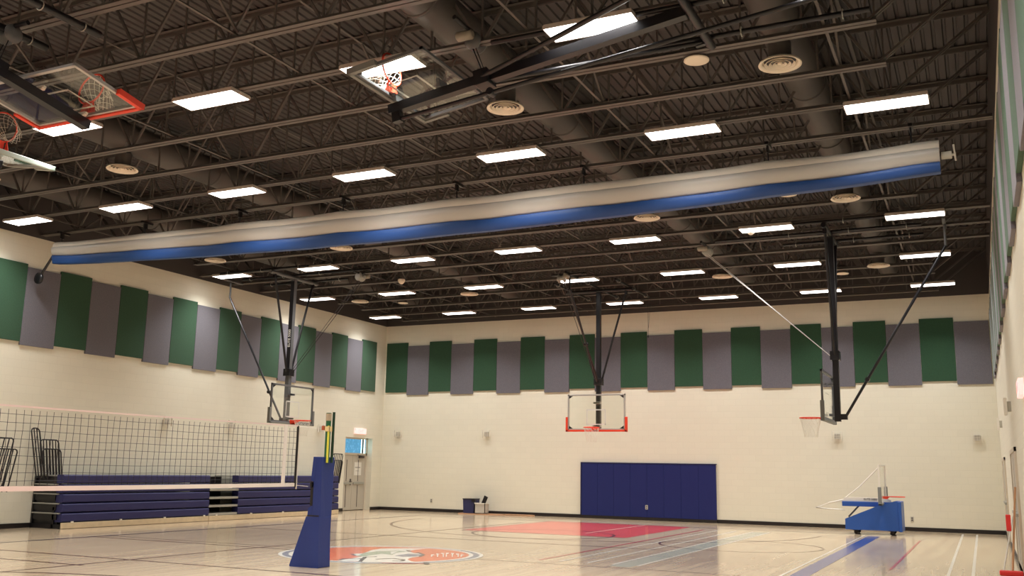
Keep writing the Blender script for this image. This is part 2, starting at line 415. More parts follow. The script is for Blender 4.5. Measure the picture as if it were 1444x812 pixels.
for X, cw in zip(DX, ('leftmost', 'second from the left', 'second from the right', 'rightmost')):
    for Y, rw in rows:
        lab = 'round cream air diffuser, %s %s' % (cw, rw)
        if dif is None:
            dif = empty('air_diffuser', (X, Y, 6.95))
            MB().lathe([(.15, .04), (.155, .30)], (0, 0, 0), 24).build('duct_neck', M_duct, dif)
            MB().lathe([(.15, .07), (.27, .03), (.285, .0), (.283, -.008), (.236, .012), (.226, .03)], (0, 0, 0), 36, caps=False).build('outer_cone', M_can, dif)
            for rr in (.205, .15, .095):
                MB().lathe([(rr-.03, .03), (rr-.006, .002), (rr, -.004), (rr-.01, -.003), (rr-.03, .024)], (0, 0, 0), 32, caps=False).build('cone_ring', M_can, dif)
            MB().lathe([(.228, .05), (.02, .051)], (0, 0, 0), 24).build('throat', M_base, dif)
            MB().lathe([(.03, .02), (.035, .008), (.02, -.002)], (0, 0, 0), 16).build('centre_cap', M_can, dif); o = dif
        else: o = copy_tree(dif, (X, Y, 6.95))
        tag(o, lab, 'air diffuser', 'round ceiling air diffusers')
spk = None
for X, cw in ((-3.08, 'right of the room centre'), (-17.05, 'near the left wall')):
    for Y, rw in ((11.9, 'in the row nearest the camera'), (18.75, 'in the middle row'), (27.0, 'in the row nearest the back wall')):
        if spk is None:
            spk = empty('ceiling_speaker', (X, Y, 6.93))
            MB().lathe([(.14, .02), (.14, .2), (.08, .24)], (0, 0, 0), 24).build('speaker_can', M_duct, spk)
            MB().lathe([(.168, .012), (.168, .0), (.14, -.006), (.05, -.012)], (0, 0, 0), 32).build('grille', M_can, spk)
            MB().tube([(.05, 0, .22), (.05, 0, 1.2)], .006, 5).tube([(-.05, 0, .22), (-.05, 0, 1.2)], .006, 5).build('hanging_rod', M_steel, spk); o = spk
        else: o = copy_tree(spk, (X, Y, 6.93))
        tag(o, 'small flat round speaker %s %s' % (cw, rw), 'ceiling speaker', 'small round ceiling speakers')
for X, Y, w in ((-4.34, 21.27, 'right of the hanging centre hoop'), (-14.96, 23.56, 'above and right of the left-hand hoop')):
    r = empty('ceiling_sensor', (X, Y, 6.86)); tag(r, 'tiny cream dome sensor hanging from a joist %s' % w, 'sensor', 'ceiling dome sensors')
    MB().lathe([(.1, .1), (.11, .06), (.08, .0), (.04, -.04), (.01, -.05)], (0, 0, 0), 20).build('dome', M_can, r)
    MB().tube([(0, 0, .1), (0, 0, 1.2)], .012, 6).build('stem', M_steel, r)

# ------------------------------------------------------------------ light fixtures
fix = None; LW = 66.0
LX = [NODE0+3.05*i for i in range(-3, 4)]
lrows = [(13, 'back'), (10, 'second'), (7, 'third'), (2, 'fourth'), (-1, 'fifth'), (-4, 'sixth'), (-7, 'seventh')]
for k, rn in lrows:
    for ci, X in enumerate(LX):
        if fix is None:
            fix = empty('ceiling_light', (X, joist_y(k), ZB))
            MB().box((-.57, -.2, -.062), (.57, .2, -.003)).box((-.58, -.21, -.07), (.58, -.2, -.02)).box((-.58, .2, -.07), (.58, .21, -.02)).box((-.58, -.21, -.07), (-.57, .21, -.02)).box((.57, -.21, -.07), (.58, .21, -.02)).build('housing', M_house, fix, .004)
            d = MB()
            c = [(-.565, -.195), (.565, -.195), (.565, .195), (-.565, .195)]
            d.add([(x, y, -.066) for x, y in c], [(0, 1, 2, 3)])
            d.build('lens', M_lamp, fix)
            la = bpy.data.lights.new('lamp_tube', 'AREA'); la.shape = 'RECTANGLE'; la.size = 1.12; la.size_y = .38; la.energy = LW; la.color = (1, .975, .935); la.spread = math.radians(118)
            lo = bpy.data.objects.new('lamp_tube', la); COL.objects.link(lo); lo.parent = fix; lo.location = (0, 0, -.072)
            for sx in (-1, 1):
                MB().box((sx*.59, -.03, -.05), (sx*.58, .03, -.02)).build('end_latch', M_house, fix)
            o = fix
        else: o = copy_tree(fix, (X, joist_y(k), ZB))
        tag(o, 'long white fluorescent ceiling light, %s from the left in the %s row' % (ORD[ci+1], {'back': 'row nearest the back wall'}.get(rn, rn+' row from the back wall')[0:] if False else ('rearmost' if rn == 'back' else rn+'-from-back')), 'ceiling light', 'rows of fluorescent ceiling lights')

# ------------------------------------------------------------------ acoustic panels
def panel(c0, c1, z0, z1, wall, m, nm, label, grp):
    b = MB()
    if wall == 'back': b.box((c0, YB-.052, z0), (c1, YB-.001, z1))
    elif wall == 'left': b.box((XL+.001, c0, z0), (XL+.052, c1, z1))
    else: b.box((XR-.052, c0, z0), (XR-.001, c1, z1))
    tag(b.build(nm, m, None, .006), label, 'acoustic panel', grp)
n0, n1 = XL+.08, XR-.06; w = (n1-n0)/22
for i in range(22):
    g = i % 2 == 0; a = n0+i*w
    panel(a+.004, a+w-.004, 4.35 if g else 4.24, 6.23 if g else 6.10, 'back', M_green if g else M_grey, 'acoustic_panel',
          '%s felt acoustic panel on the back wall, %s %s one from the left corner' % (('green', ORD[i//2+1], 'green') if g else ('grey', ORD[i//2+1], 'grey')), 'acoustic panels on the back wall')
i = 0; y1 = 30.57
while y1 > 11.5:
    y0 = y1-.945; g = i % 2 == 0
    panel(y0+.004, y1-.004, 4.33 if g else 4.25, 6.2 if g else 6.13, 'left', M_green if g else M_grey, 'acoustic_panel',
          '%s felt acoustic panel on the left wall, %s %s one from the far corner' % (('green', ORD[i//2+1], 'green') if g else ('grey', ORD[i//2+1], 'grey')), 'acoustic panels on the left wall')
    y1 = y0; i += 1
i = 0; y1 = 30.57
while y1 > 3.5:
    y0 = y1-.945; g = i % 2 == 0
    panel(y0+.004, y1-.004, 4.33 if g else 4.25, 6.2 if g else 6.13, 'right', M_green if g else M_grey, 'acoustic_panel',
          '%s felt acoustic panel on the right wall, %s %s one from the far corner' % (('green', ORD[i//2+1], 'green') if g else ('grey', ORD[i//2+1], 'grey')), 'acoustic panels on the right wall')
    y1 = y0; i += 1

# ------------------------------------------------------------------ basketball hoops hung from the roof
def net_strands(mb, c, ax, side, nrm, R, L, droop, r=.0036):
    # c ring centre, ax direction the net hangs in, droop: world-down share
    rings = []
    NS = 12; NR = 6
    for j in range(NR+1):
        t = j/NR; rr = R*(1-.42*t+(.06 if j == NR else 0)); row = []
        cc = c+ax*(L*t)+Vector((0, 0, -1))*(droop*t*t)
        for k in range(NS):
            a = 2*PI*(k+(.5 if j % 2 else 0))/NS
            row.append(cc+side*(rr*math.cos(a))+nrm*(rr*math.sin(a)))
        rings.append(row)
    for j in range(NR):
        for k in range(NS):
            if j % 2 == 0: tg = (k, (k-1) % NS)
            else: tg = (k, (k+1) % NS)
            for q in tg: mb.tube([rings[j][k], rings[j+1][q]], r, 3, caps=False)
def hoop(X, Y, rz, fold, label, padm, framem, mastm, bw=1.8, zp=6.85, anchor=(-2.35, 6.42), winch=(2.8, 6.72), cable=None, mtext=None, front=False, fb=.2, pend=None):
    cable = cable or M_black
    root = empty('basketball_hoop', (X, Y, 0), rz); tag(root, label, 'basketball hoop', 'ceiling-hung basketball hoops')
    a = math.radians(fold)
    m = Vector((math.sin(a), 0, -math.cos(a))); nn = Vector((math.cos(a), 0, math.sin(a))); sd = Vector((0, 1, 0)); P0 = Vector((0, 0, zp))
    def P(d, fo=0, s=0): return P0+m*d+nn*fo+sd*s
    def bar(mb, d0, d1, f0, f1, s0, s1, mi=0):
        return mb.prism([P(d0, f0, s0), P(d1, f0, s0), P(d1, f1, s0), P(d0, f1, s0)], sd*(s1-s0), mi)
    D = 4.15; h = .062
    mast = bar(MB(), .04, D, -h, h, -h, h).build('mast', mastm, root, .012)
    # lateral struts rigid with the mast
    for s in (-1, 1):
        MB().tube([P(2.72, 0, s*.09), P(1.4, 0, s*.46), P(.06, 0, s*.86)], .032, 8).build('side_strut', M_black, root)
        bar(MB(), .0, .16, -.04, .04, s*.86-.03, s*.86+.03).build('strut_clamp', M_black, root)
    bar(MB(), 2.62, 2.82, -.1, .1, -.12, .12).build('strut_collar', M_black, root, .01)
    MB().tube([P(0, 0, -1.05), P(0, 0, 1.05)], .055, 12).build('header_pipe', mastm, root)
    # support pipes under the joists
    for s in (-.95, 0, .95):
        sp = MB().tube([(-1.9, s, zp+.085), (pend or (2.6 if s == 0 else 1.2), s, zp+.085)], .05 if pend else .035, 10).build('support_pipe', M_black, root)
        for f in ((-.4, 2.5, 3.1) if pend else (-1.6, -.4, .9)):
            MB().tube([(f, s+.06*math.cos(q), zp+.085+.06*math.sin(q)) for q in [2*PI*i/10 for i in range(10)]], .008, 5, closed=True).build('u_clamp', M_galv, sp)
    # folding brace with its drop link
    ax, az = anchor
    if front: ax, az = 2.3, 6.5
    A = Vector((ax, 0, az))
    q0 = P(2.72, .1) if front else P(D-.1, -.16)
    MB().tube([q0, A], .034 if front else .03, 8).build('folding_brace', M_black, root)
    kn = q0.lerp(A, .42 if front else .22)
    MB().tube([kn-Vector((0, .06, 0)), kn+Vector((0, .06, 0))], .05, 10).build('brace_knuckle', M_black, root)
    if not front: bar(MB(), D-.16, D-.04, -.2, -.05, -.05, .05).build('brace_bracket', M_black, root)
    MB().tube([A, (ax, 0, zp+.06)], .028, 8).tube([(ax, -.5, zp+.07), (ax, .5, zp+.07)], .035, 8).build('drop_link', M_greym if not front else M_black, root)
    # winch and hoist cable
    wx, wz = winch
    W = Vector((wx, 0, wz))
    w_ = MB(); w_.lathe([(.04, -.13), (.12, -.12), (.12, -.1), (.06, -.09), (.06, .03), (.12, .04), (.12, .06), (.04, .07)], W, 20, 0, 'y')
    wo = w_.build('winch_drum', mat('worn_grey_metal', (.4, .39, .36), .4) if fold == 0 else M_greym, root)
    MB().lathe([(.04, .0), (.065, .02), (.065, .22), (.04, .24)], W+Vector((-.05, .14, .04)), 16, 0, 'x').build('motor', M_motor, wo)
    MB().tube([W+Vector((0, -.35, .1)), W+Vector((0, .55, .1))], .03, 8).build('winch_bar', M_black, wo)
    MB().tube([W+Vector((0, .05, -.1)), P(2.72, .1, .05)], .009, 6).tube([W+Vector((0, -.03, -.06)), P(2.72, .1, -.05)], .007, 6).build('hoist_cable', cable, root)
    # backboard
    bh = 1.04; d0 = D-.02-bh; d1 = D-.02
    g = bar(MB(), d0+.02, d1-.02, fb-.006, fb+.006, -bw/2+.02, bw/2-.02).build('backboard', M_glass, root)
    ft = .045
    fr = MB()
    for q in ((d0, d0+ft, -bw/2, bw/2), (d1-ft, d1, -bw/2, bw/2)): bar(fr, q[0], q[1], fb-.03, fb+.012, q[2], q[3])
    for s in (-1, 1): bar(fr, d0, d1, fb-.03, fb+.012, s*bw/2, s*(bw/2-ft))
    fr.build('board_frame', framem, g, .004)
    ln = MB(); f2 = fb+.009
    cyd = d1-.15
    for q in ((cyd-.45, cyd-.42, -.295, .295), (cyd-.03, cyd, -.295, .295), (cyd-.45, cyd, -.295, -.268), (cyd-.45, cyd, .268, .295)):
        bar(ln, q[0], q[1], fb+.0065, f2, q[2], q[3])
    ln.build('target_square', M_line, g)
    for s in (-1, 1):
        for dd, sg in ((d0+ft, 1), (d1-ft, -1)):
            e = s*(bw/2-ft)
            MB().prism([P(dd, fb+.008, e), P(dd+sg*.085, fb+.008, e), P(dd, fb+.008, e-s*.12)], nn*.006).build('corner_gusset', M_black, g)
    # safety padding along the bottom and up the lower corners
    pd = MB()
    bar(pd, d1-.012, d1+.045, fb-.05, fb+.03, -bw/2-.05, bw/2+.05)
    for s in (-1, 1): bar(pd, d1-.38, d1+.045, fb-.05, fb+.03, s*(bw/2-.008), s*(bw/2+.055))
    pd.build('safety_pad', padm, g, .012)
    # arms between mast and board
    for dd in (d0+.25, d1-.12):
        am = MB(); bar(am, dd-.025, dd+.025, h, fb-.03, -.1, .1); bar(am, dd-.02, dd+.02, fb-.06, fb-.03, -.12, .12)
        am.build('board_arm', framem if framem is not M_alu else M_white, root)
    # rim
    dr = d1-.06; RC = P(dr, fb+.38); R = .225
    rim = MB().tube([RC+nn*(R*math.cos(t))+sd*(R*math.sin(t)) for t in [2*PI*i/32 for i in range(32)]], .013, 8, closed=True, up=m).build('rim', M_rim, root)
    bk = MB(); bar(bk, dr-.02, dr+.1, fb+.012, fb+.03, -.1, .1); bar(bk, dr-.012, dr+.012, fb+.03, fb+.17, -.06, .06)
    for s in (-1, 1): bk.prism([P(dr, fb+.02, s*.09), P(dr+.1, fb+.02, s*.09), P(dr+.01, fb+.2, s*.09)], sd*.008)
    bk.build('rim_bracket', M_rim, rim)
    nb = MB()
    if fold < 20: net_strands(nb, RC, m, sd, nn, R*.98, .42, 0)
    else: net_strands(nb, RC, m, sd, nn, R*.98, .26, .12)
    nb.build('net', M_net, rim)
    if mtext:
        MB().prism([P(.1, -h, -h-.004), P(2.6, -h, -h-.004), P(2.6, h, -h-.004), P(.1, h, -h-.004)], sd*.003).build('mast_side', M_black, mast)  # mast's own black; the grey of its other faces stands in for light
        text_obj('mast_lettering', mtext, .11, M_white, P(1.75, 0, -h-.006), -m, nn*-1, mast)
    return root
hoop(-10.02, 26.75, -PI/2, 0, 'lowered basketball hoop with orange pads in front of the back wall', M_pado, M_alu, M_black, bw=1.78, front=True)
hoop(-17.5, 21.85, 0, 0, 'lowered basketball hoop with grey pads by the left wall, above the bleachers', M_padg, M_greym, M_greym, bw=1.86, winch=(2.3, 6.72), mtext='ELITE 5000')
hoop(-2.75, 22.1, PI, 0, 'lowered basketball hoop seen edge-on near the right wall', M_padg, M_greym, M_black, bw=1.8, cable=M_alu)
hoop(-2.75, 10.35, PI, 81.5, 'folded-up basketball hoop with grey pads below the ceiling at top centre', M_padg, M_greym, M_black, bw=1.8, zp=6.86, winch=(2.85, 7.0), anchor=(-2.35, 6.84))
hoop(-10.55, 4.55, PI/2, 80, 'folded-up basketball hoop with orange pads at the top left', M_pado, M_alu, M_black, bw=1.86, zp=6.7, front=True, fb=.14, pend=3.35)
hoop(-17.5, 9.45, 0, 81, 'folded-up basketball hoop with a pale board edge cut by the left frame edge', M_padp, M_galv, M_black, bw=1.8, zp=6.7)

# ------------------------------------------------------------------ divider curtain
CY = 15.62
def curtain():
    root = empty('divider_curtain', (0, CY, 0)); tag(root, 'rolled-up divider curtain of cream and blue vinyl hung across the hall', 'divider curtain')
    x0, x1 = -19.62, -.28
    hang = [-.67, -2.87, -6.14, -8.75, -11.38, -14.07, -16.83, -19.53]
    def sag(x):
        hs = sorted(hang); 
        for p, q in zip(hs, hs[1:]):
            if p <= x <= q:
                t = (x-p)/(q-p); return 4*t*(1-t)
        return 0
    def zc(x): t = (x-x0)/(x1-x0); return 6.70-.035*4*t*(1-t)-.06*t
    N = 150
    def loft(prof, hfun, offset):
        vs = []; n = len(prof)
        for i in range(N+1):
            x = x0+(x1-x0)*i/N; tt = (x-x0)/(x1-x0)
            for (yy, zz) in prof:
                wob = .004*math.sin(x*2.3+yy*9)+.003*math.sin(x*7.3+zz*20)
                top = zc(x)-(.03*sag(x)+.006*math.sin(x*2.9))*(1 if zz > -.3 else .35)
                vs.append((x, yy*(1+wob*2), top+zz*hfun(tt)+offset(tt)+wob*.4))
        fs = [(i*n+k, i*n+(k+1) % n, (i+1)*n+(k+1) % n, (i+1)*n+k) for i in range(N) for k in range(n)]
        mb = MB().add(vs, fs, 0, True); mb.add(vs[:n], [list(range(n))]); mb.add(vs[-n:], [list(range(n))]); return mb
    wp = [(-.02, 0), (-.09, -.04), (-.14, -.14), (-.165, -.3), (-.165, -.42), (-.15, -.5), (.1, -.5), (.15, -.25), (.08, -.04), (.02, 0)]
    wh = lambda t: .355+.14*4*t*(1-t)*.9+.03*t
    loft(wp, wh, lambda t: 0).build('cream_fold', M_vinyl, root)
    gp = [(-.165, -.4), (-.19, -.46), (-.2, -.6), (-.185, -.78), (-.15, -.93), (-.12, -1.0), (.1, -1.0), (.16, -.8), (.18, -.5), (.12, -.4)]
    loft(gp, wh, lambda t: 0).build('pale_fold', M_vinylg, root)
    bp = [(-.15, .03), (-.165, -.04), (-.15, -.5), (-.125, -.97), (-.11, -1.0), (.09, -.9), (.13, -.5), (.12, 0)]
    bh = lambda t: .19+.07*4*t*(1-t)-.05*t
    loft(bp, bh, lambda t: -wh(t)*.99).build('blue_fold', M_vbl, root)
    for X in hang:
        MB().box((X-.015, -.05, 6.78), (X+.015, .05, 6.93)).box((X-.03, -.12, 6.9), (X+.03, .2, 6.95)).tube([(X, 0, 6.62), (X, 0, 6.8)], .014, 6).build('hanger', M_black, root)
    MB().tube([(x1+.02, 0, 6.40), (x1+.17, 0, 6.40)], .06, 16).tube([(x1+.2, -.0, 6.56), (x1+.22, 0, 6.30)], .016, 6).tube([(x1+.02, 0, 6.4), (x1+.22, 0, 6.4)], .02, 8).build('drive_tube', M_white, root)
    MB().tube([(x0-.0, 0, 6.42), (x0-.1, -.02, 6.42)], .04, 10).tube([(x0-.1, -.02, 6.42), (x0-.46, -.05, 5.90)], [.028, .034], 8).lathe([(.04, -.03), (.135, -.025), (.135, .025), (.04, .03)], (x0-.49, -.06, 5.85), 24, 0, 'y').build('drive_lever', M_black, root)
curtain()

# ------------------------------------------------------------------ volleyball net and padded standards
NX, NY0, NY1, NZ0, NZ1 = -9.72, 3.0, 12.45, 1.245, 2.165
net = empty('volleyball_net', (NX, NY1, 0)); tag(net, 'dark mesh volleyball net with white tapes stretched across the left side', 'volleyball net')
L = NY1-NY0
nm_ = MB(); y = 0
def swag(y): return -.018*math.sin(PI*min(max(y/L, 0), 1))
ny = 96
for i in range(ny+1):
    yy = -L*i/ny
    nm_.tube([(random.uniform(-.006, .006), yy+random.uniform(-.006, .006), NZ0+.04+(NZ1-NZ0-.08)*j/4+swag(-yy)) for j in range(5)], .0032, 3, caps=False)
for j in range(1, 10):
    zz = NZ0+(NZ1-NZ0)*j/10
    nm_.tube([(0, -L*i/24, zz+swag(L*i/24)+.004*math.sin(i*1.7+j)) for i in range(25)], .0032, 3, caps=False)
nm_.build('net_mesh', M_netd, net)
def tape(z0, z1, m, nm):
    b = MB()
    for i in range(24):
        a, c = -L*i/24, -L*(i+1)/24
        b.add([(-.006, a, z0+swag(-a)), (-.006, c, z0+swag(-c)), (-.006, c, z1+swag(-c)), (-.006, a, z1+swag(-a)),
               (.006, a, z0+swag(-a)), (.006, c, z0+swag(-c)), (.006, c, z1+swag(-c)), (.006, a, z1+swag(-a))],
              [(0,1,2,3),(4,7,6,5),(0,4,5,1),(3,2,6,7)])
    return b.build(nm, m, net)
tape(NZ1-.012, NZ1+.008, M_pinkt, 'top_tape'); tape(NZ0-.02, NZ0+.035, M_tape, 'bottom_tape')
MB().box((-.008, -.33, NZ0), (.008, -.26, NZ1)).build('side_band', M_tape, net)
MB().tube([(0, 0, NZ0-.03), (0, 0, NZ1)], .018, 8).build('end_dowel', M_black, net)
MB().tube([(.0, .035, NZ0-.06), (0, .035, NZ1-.02)], .012, 8).build('end_tube', M_white, net)
MB().tube([(0, .02, NZ0), (.06, .26, NZ0-.02)], .006, 5).tube([(0, 0, NZ1-.01), (.2, .25, NZ1-.03)], .004, 5).build('tension_cord', M_white, net)

def standard(Y, flip, label):
    r = empty('volleyball_standard', (-9.28, Y, 0), 0 if not flip else PI); tag(r, label, 'volleyball post', 'padded volleyball standards')
    s = 1
    # tall pad column
    b = MB()
    b.add([(-.21, -.15, 1.69), (-.09, -.15, 1.69), (-.09, .21, 1.69), (-.21, .21, 1.69), (-.22, -.15, 0), (-.035, -.15, 0), (-.05, .13, 0), (-.22, .13, 0)],
          [(0,1,2,3),(4,7,6,5),(0,4,5,1),(1,5,6,2),(2,6,7,3),(3,7,4,0)])
    b.build('column_pad', M_navy, r, .012)
    q = MB(); q.prism([(-.212, -.14, .79), (-.212, -.14, 1.69), (-.25, -.14, 1.69), (-.275, -.14, 1.34), (-.275, -.14, 1.32), (-.235, -.14, 1.31), (-.235, -.14, .93), (-.3, -.14, .9), (-.31, -.14, .79)], (0, .33, 0))
    q.build('front_pad', M_navy, r, .008)
    MB().box((-.272, -.143, .935), (-.222, .1, 1.305)).tube([(-.25, -.16, 1.22), (-.25, -.16, 1.29)], .022, 10).box((-.3, -.155, .772), (-.08, .16, .790)).build('crank_and_recess_shade', M_black, r)  # black boxes put shade in the recess and between pads; tube is the crank
    w = MB(); w.prism([(-.03, -.17, 0), (-.06, -.17, .77), (-.31, -.17, .77), (-.58, -.17, .03), (-.58, -.17, 0)], (0, .3, 0))
    w.build('foot_pad', M_navy, r, .012)
    MB().tube([(-.1, 0, 1.6), (-.1, 0, 2.385)], .042, 16).build('inner_pole', M_gpole, r)
    MB().box((-.075, -.05, 1.6), (-.045, -.036, 2.18)).build('height_strip', M_yel, r)
    MB().tube([(-.045, .06, 1.6), (-.045, .06, 2.4)], .022, 12).build('outer_pole', mat('dark_green_pole', (.008, .04, .02), .35), r)
    MB().tube([(-.1, 0, 2.26), (-.1, 0, 2.375)], .046, 16).build('pole_sleeve', mat('tan_sleeve', (.45, .36, .25), .5), r)
    MB().tube([(-.17, -.03, 2.11), (-.17, -.03, 2.18)], .03, 10).tube([(-.2, -.02, 2.15), (-.1, 0, 2.16)], .018, 8).build('cord_pulley', mat('red_brown_plastic', (.45, .1, .04), .4), r)
    MB().box((-.12, -.06, 2.09), (-.045, .03, 2.17)).build('collar', mat('pale_yellow', (.8, .62, .3), .5), r)
standard(12.78, False, 'navy padded volleyball standard with a green and yellow pole, standing on the court')
for k in []: pass

# ------------------------------------------------------------------ bleachers
def bleachers(ya, yb, gap, label, rails):
    root = empty('bleachers', (XL, ya, 0)); tag(root, label, 'bleachers')
    fx = -19.40-XL; bx = .06
    segs = [(0, yb-ya)] if not gap else [(0, gap[0]-ya), (gap[1]-ya, yb-ya)]
    z0 = .14; ph = .222
    for s0, s1 in segs:
        for k in range(5):
            za = z0+k*ph; o = .012*k
            p = [(fx-o-.01, za+.014), (fx-o+.012, za+.036), (fx-o+.012, za+ph-.035), (fx-o-.015, za+ph-.008), (fx-.22-o, za+ph-.008), (fx-.22-o, za+.014)]
            MB().prism([(x, s0, z) for x, z in p], (0, s1-s0, 0)).build('seat_board', M_nvpl, root, .006)
            MB().box((bx, s0+.03, za+ph-.05), (fx-.22-o, s1-.03, za+ph-.02)).build('deck_tread', M_galv, root)
    kb = [(0, gap[0]-ya-.02), (gap[0]-ya+.0, yb-ya)] if gap else segs
    for s0, s1 in kb:
        MB().box((fx-.01, s0, .008), (fx+.03, s1, z0)).build('kick_board', M_ply, root, .004)
        yy = s0+.3
        while yy < s1:
            MB().box((fx+.0, yy-.03, z0), (fx+.03, yy+.03, z0+.03)).build('kick_clip', M_white, root); yy += 1.45
    if gap:
        a, c = gap[0]-ya, gap[1]-ya
        MB().box((.3, a-.02, z0), (.34, c+.02, 1.2)).build('aisle_backing', M_black, root)
        for k in range(4):
            za = z0+k*ph
            MB().box((.34, a, za+.01), (fx-.005, c, za+.07)).build('aisle_step', M_galv, root, .003)
    # end frames
    for e, sg in ((0, -1), (yb-ya, 1)):
        f = MB(); f.box((.02, e-.02, 0), (.07, e+.02, 1.2)).box((fx-.3, e-.02, 0), (fx-.24, e+.02, .5))
        f.box((.05, e-.02, .0), (fx-.02, e+.02, .1)).box((.06, e-sg*.03-.006, .1), (fx-.16, e-sg*.03+.006, 1.2))
        for k in range(4): f.box((.1, e-.02, .2+k*.22), (fx-.15-.05*k, e+.02, .33+k*.22))
        f.build('end_frame', M_black, root)
        for k in range(4): MB().box((.08, e-.03+sg*.03, .34+k*.22), (fx-.05-.05*k, e+.03+sg*.03, .365+k*.22)).build('frame_rail', M_galv, root)
    def rail(yc0, yc1, zb, zt, lean, nb, X, r=.014):
        g = MB(); w = yc1-yc0
        def P(y, z): return (X, y+lean*(z-zb), z)
        c = .07
        loop = [P(yc0, zb), P(yc0, zt-c), P(yc0+c*.35, zt-c*.3), P(yc0+c, zt), P(yc1-c, zt), P(yc1-c*.35, zt-c*.3), P(yc1, zt-c), P(yc1, zb)]
        g.tube(loop, r*1.15, 6)
        g.tube([P(yc0, zb+.02), P(yc1, zb+.02)], r*.8, 6)
        for i in range(1, nb): g.tube([P(yc0+w*i/nb, zb), P(yc0+w*i/nb, zt)], r*.95, 6)
        g.build('guard_rail', M_black, root)
    for q in rails: rail(*q)
XW = .45
bleachers(16.3, 27.2, (21.13, 22.3), 'closed navy telescopic bleachers along the left wall with a stepped aisle',
          [(-.19, .03, 1.15, 2.31, -.24, 3, .28), (-.1, .41, 1.15, 2.05, -.17, 6, .36), (-.08, .42, 1.12, 1.83, -.17, 6, .42),
           (11.22, 11.8, 1.0, 1.98, .2, 6, .35), (11.22, 11.76, .98, 1.76, .2, 6, .41), (11.02, 11.2, 1.15, 2.35, .05, 3, .28)])
bleachers(8.0, 14.5, None, 'second closed bleacher bank, only its rail end showing at the left frame edge',
          [(6.4, 7.13, .95, 2.05, .16, 6, .42), (6.4, 7.11, .85, 1.8, .18, 6, .62)])

# ------------------------------------------------------------------ doorway in the left wall
DXD = XL-.27
d1 = empty('door_1', (DXD, DY0, 0)); tag(d1, kind='structure')
wd = (DY1-DY0)
MB().box((-.05, 0, 0), (.04, .06, DH)).box((-.05, wd-.06, 0), (.04, wd, DH)).box((-.05, 0, 1.97), (.04, wd, 2.05)).box((-.05, 0, DH-.05), (.04, wd, DH)).box((-.13, 0, 0), (-.12, wd, 2)).build('door_frame', M_jamb, d1)
for s0, s1, hs in ((.06, wd/2-.004, 1), (wd/2+.004, wd-.06, -1)):
    leaf = MB().box((-.02, s0, .02), (.02, s1, 1.965)).build('door_leaf', M_door, d1, .003)
    md = (s0+s1)/2
    MB().box((.02, s0+.06, .93), (.06, s1-.06, 1.0)).build('panic_bar', M_galv, leaf)
    e = md+.04*hs
    MB().box((.02, e-.012, .12), (.028, e+.012, .9)).box((.02, e-.012, 1.04), (.028, e+.012, 1.8)).build('latch_rod', M_dkln, leaf)
MB().tube([(.03, wd/2-.1, 1.02), (.09, wd/2-.1, 1.02), (.09, wd/2-.24, 1.02)], .014, 8).box((.02, wd/2-.13, .9), (.04, wd/2-.07, 1.12)).build('lever_handle', M_dkln, d1)
MB().box((.02, wd/2+.12, 1.25), (.024, wd/2+.56, 1.72)).build('notice', M_paper, d1)
MB().box((.024, wd/2+.16, 1.52), (.026, wd/2+.5, 1.54)).box((.024, wd/2+.2, 1.4), (.026, wd/2+.42, 1.41)).build('notice_print', M_dkln, d1)
MB().box((.02, wd-.5, 1.87), (.08, wd-.2, 1.95)).tube([(.07, wd-.3, 1.91), (.12, wd-.5, 1.96), (.05, wd-.62, 1.98)], .01, 6).build('door_closer', M_dkln, d1)
w1 = empty('window_1', (DXD, DY0, 2.05)); tag(w1, kind='structure')
mp = emit('sky_pane', (.12, .5, .95), .75); nt = mp.node_tree; bb = nt.nodes['Principled BSDF']
tc = nt.nodes.new('ShaderNodeTexCoord'); nz = nt.nodes.new('ShaderNodeTexVoronoi'); nz.inputs['Scale'].default_value = 9
rp = nt.nodes.new('ShaderNodeValToRGB'); rp.color_ramp.elements[0].color = (.2, .62, .95, 1); rp.color_ramp.elements[1].color = (.04, .32, .6, 1)
rp.color_ramp.elements[1].position = .5
nt.links.new(tc.outputs['Object'], nz.inputs['Vector']); nt.links.new(nz.outputs['Distance'], rp.inputs['Fac']); nt.links.new(rp.outputs['Color'], bb.inputs['Emission Color'])
bb.inputs['Roughness'].default_value = .5; bb.inputs['Base Color'].default_value = (.1, .2, .3, 1)
MB().box((-.01, .06, 0), (.0, wd-.06, DH-.05-2.05)).build('frosted_pane', mp, w1)
MB().box((.0, wd-.34, 0), (.006, wd-.3, DH-2.1)).box((.0, wd-.2, 0), (.006, wd-.1, DH-2.1)).build('bright_gap', emit('daylight_gap', (.55, .95, 1), 3.5), w1)
MB().box((.0, wd-.29, 0), (.03, wd-.21, DH-2.1)).build('window_mullion', M_dkln, w1)
# exit sign
ex = empty('exit_sign', (XL, 29.42, 2.83)); tag(ex, 'lit pink and red exit sign above the door', 'exit sign')
MB().box((.0, -.02, -.1), (.07, .66, .1)).build('sign_box', emit('exit_face', (1, .42, .42), .85), ex, .005)
text_obj('exit_lettering', 'EXIT', .17, emit('exit_letters', (1, .12, .14), 1.0), (.074, .32, 0), (0, 1, 0), (0, 0, 1), ex)

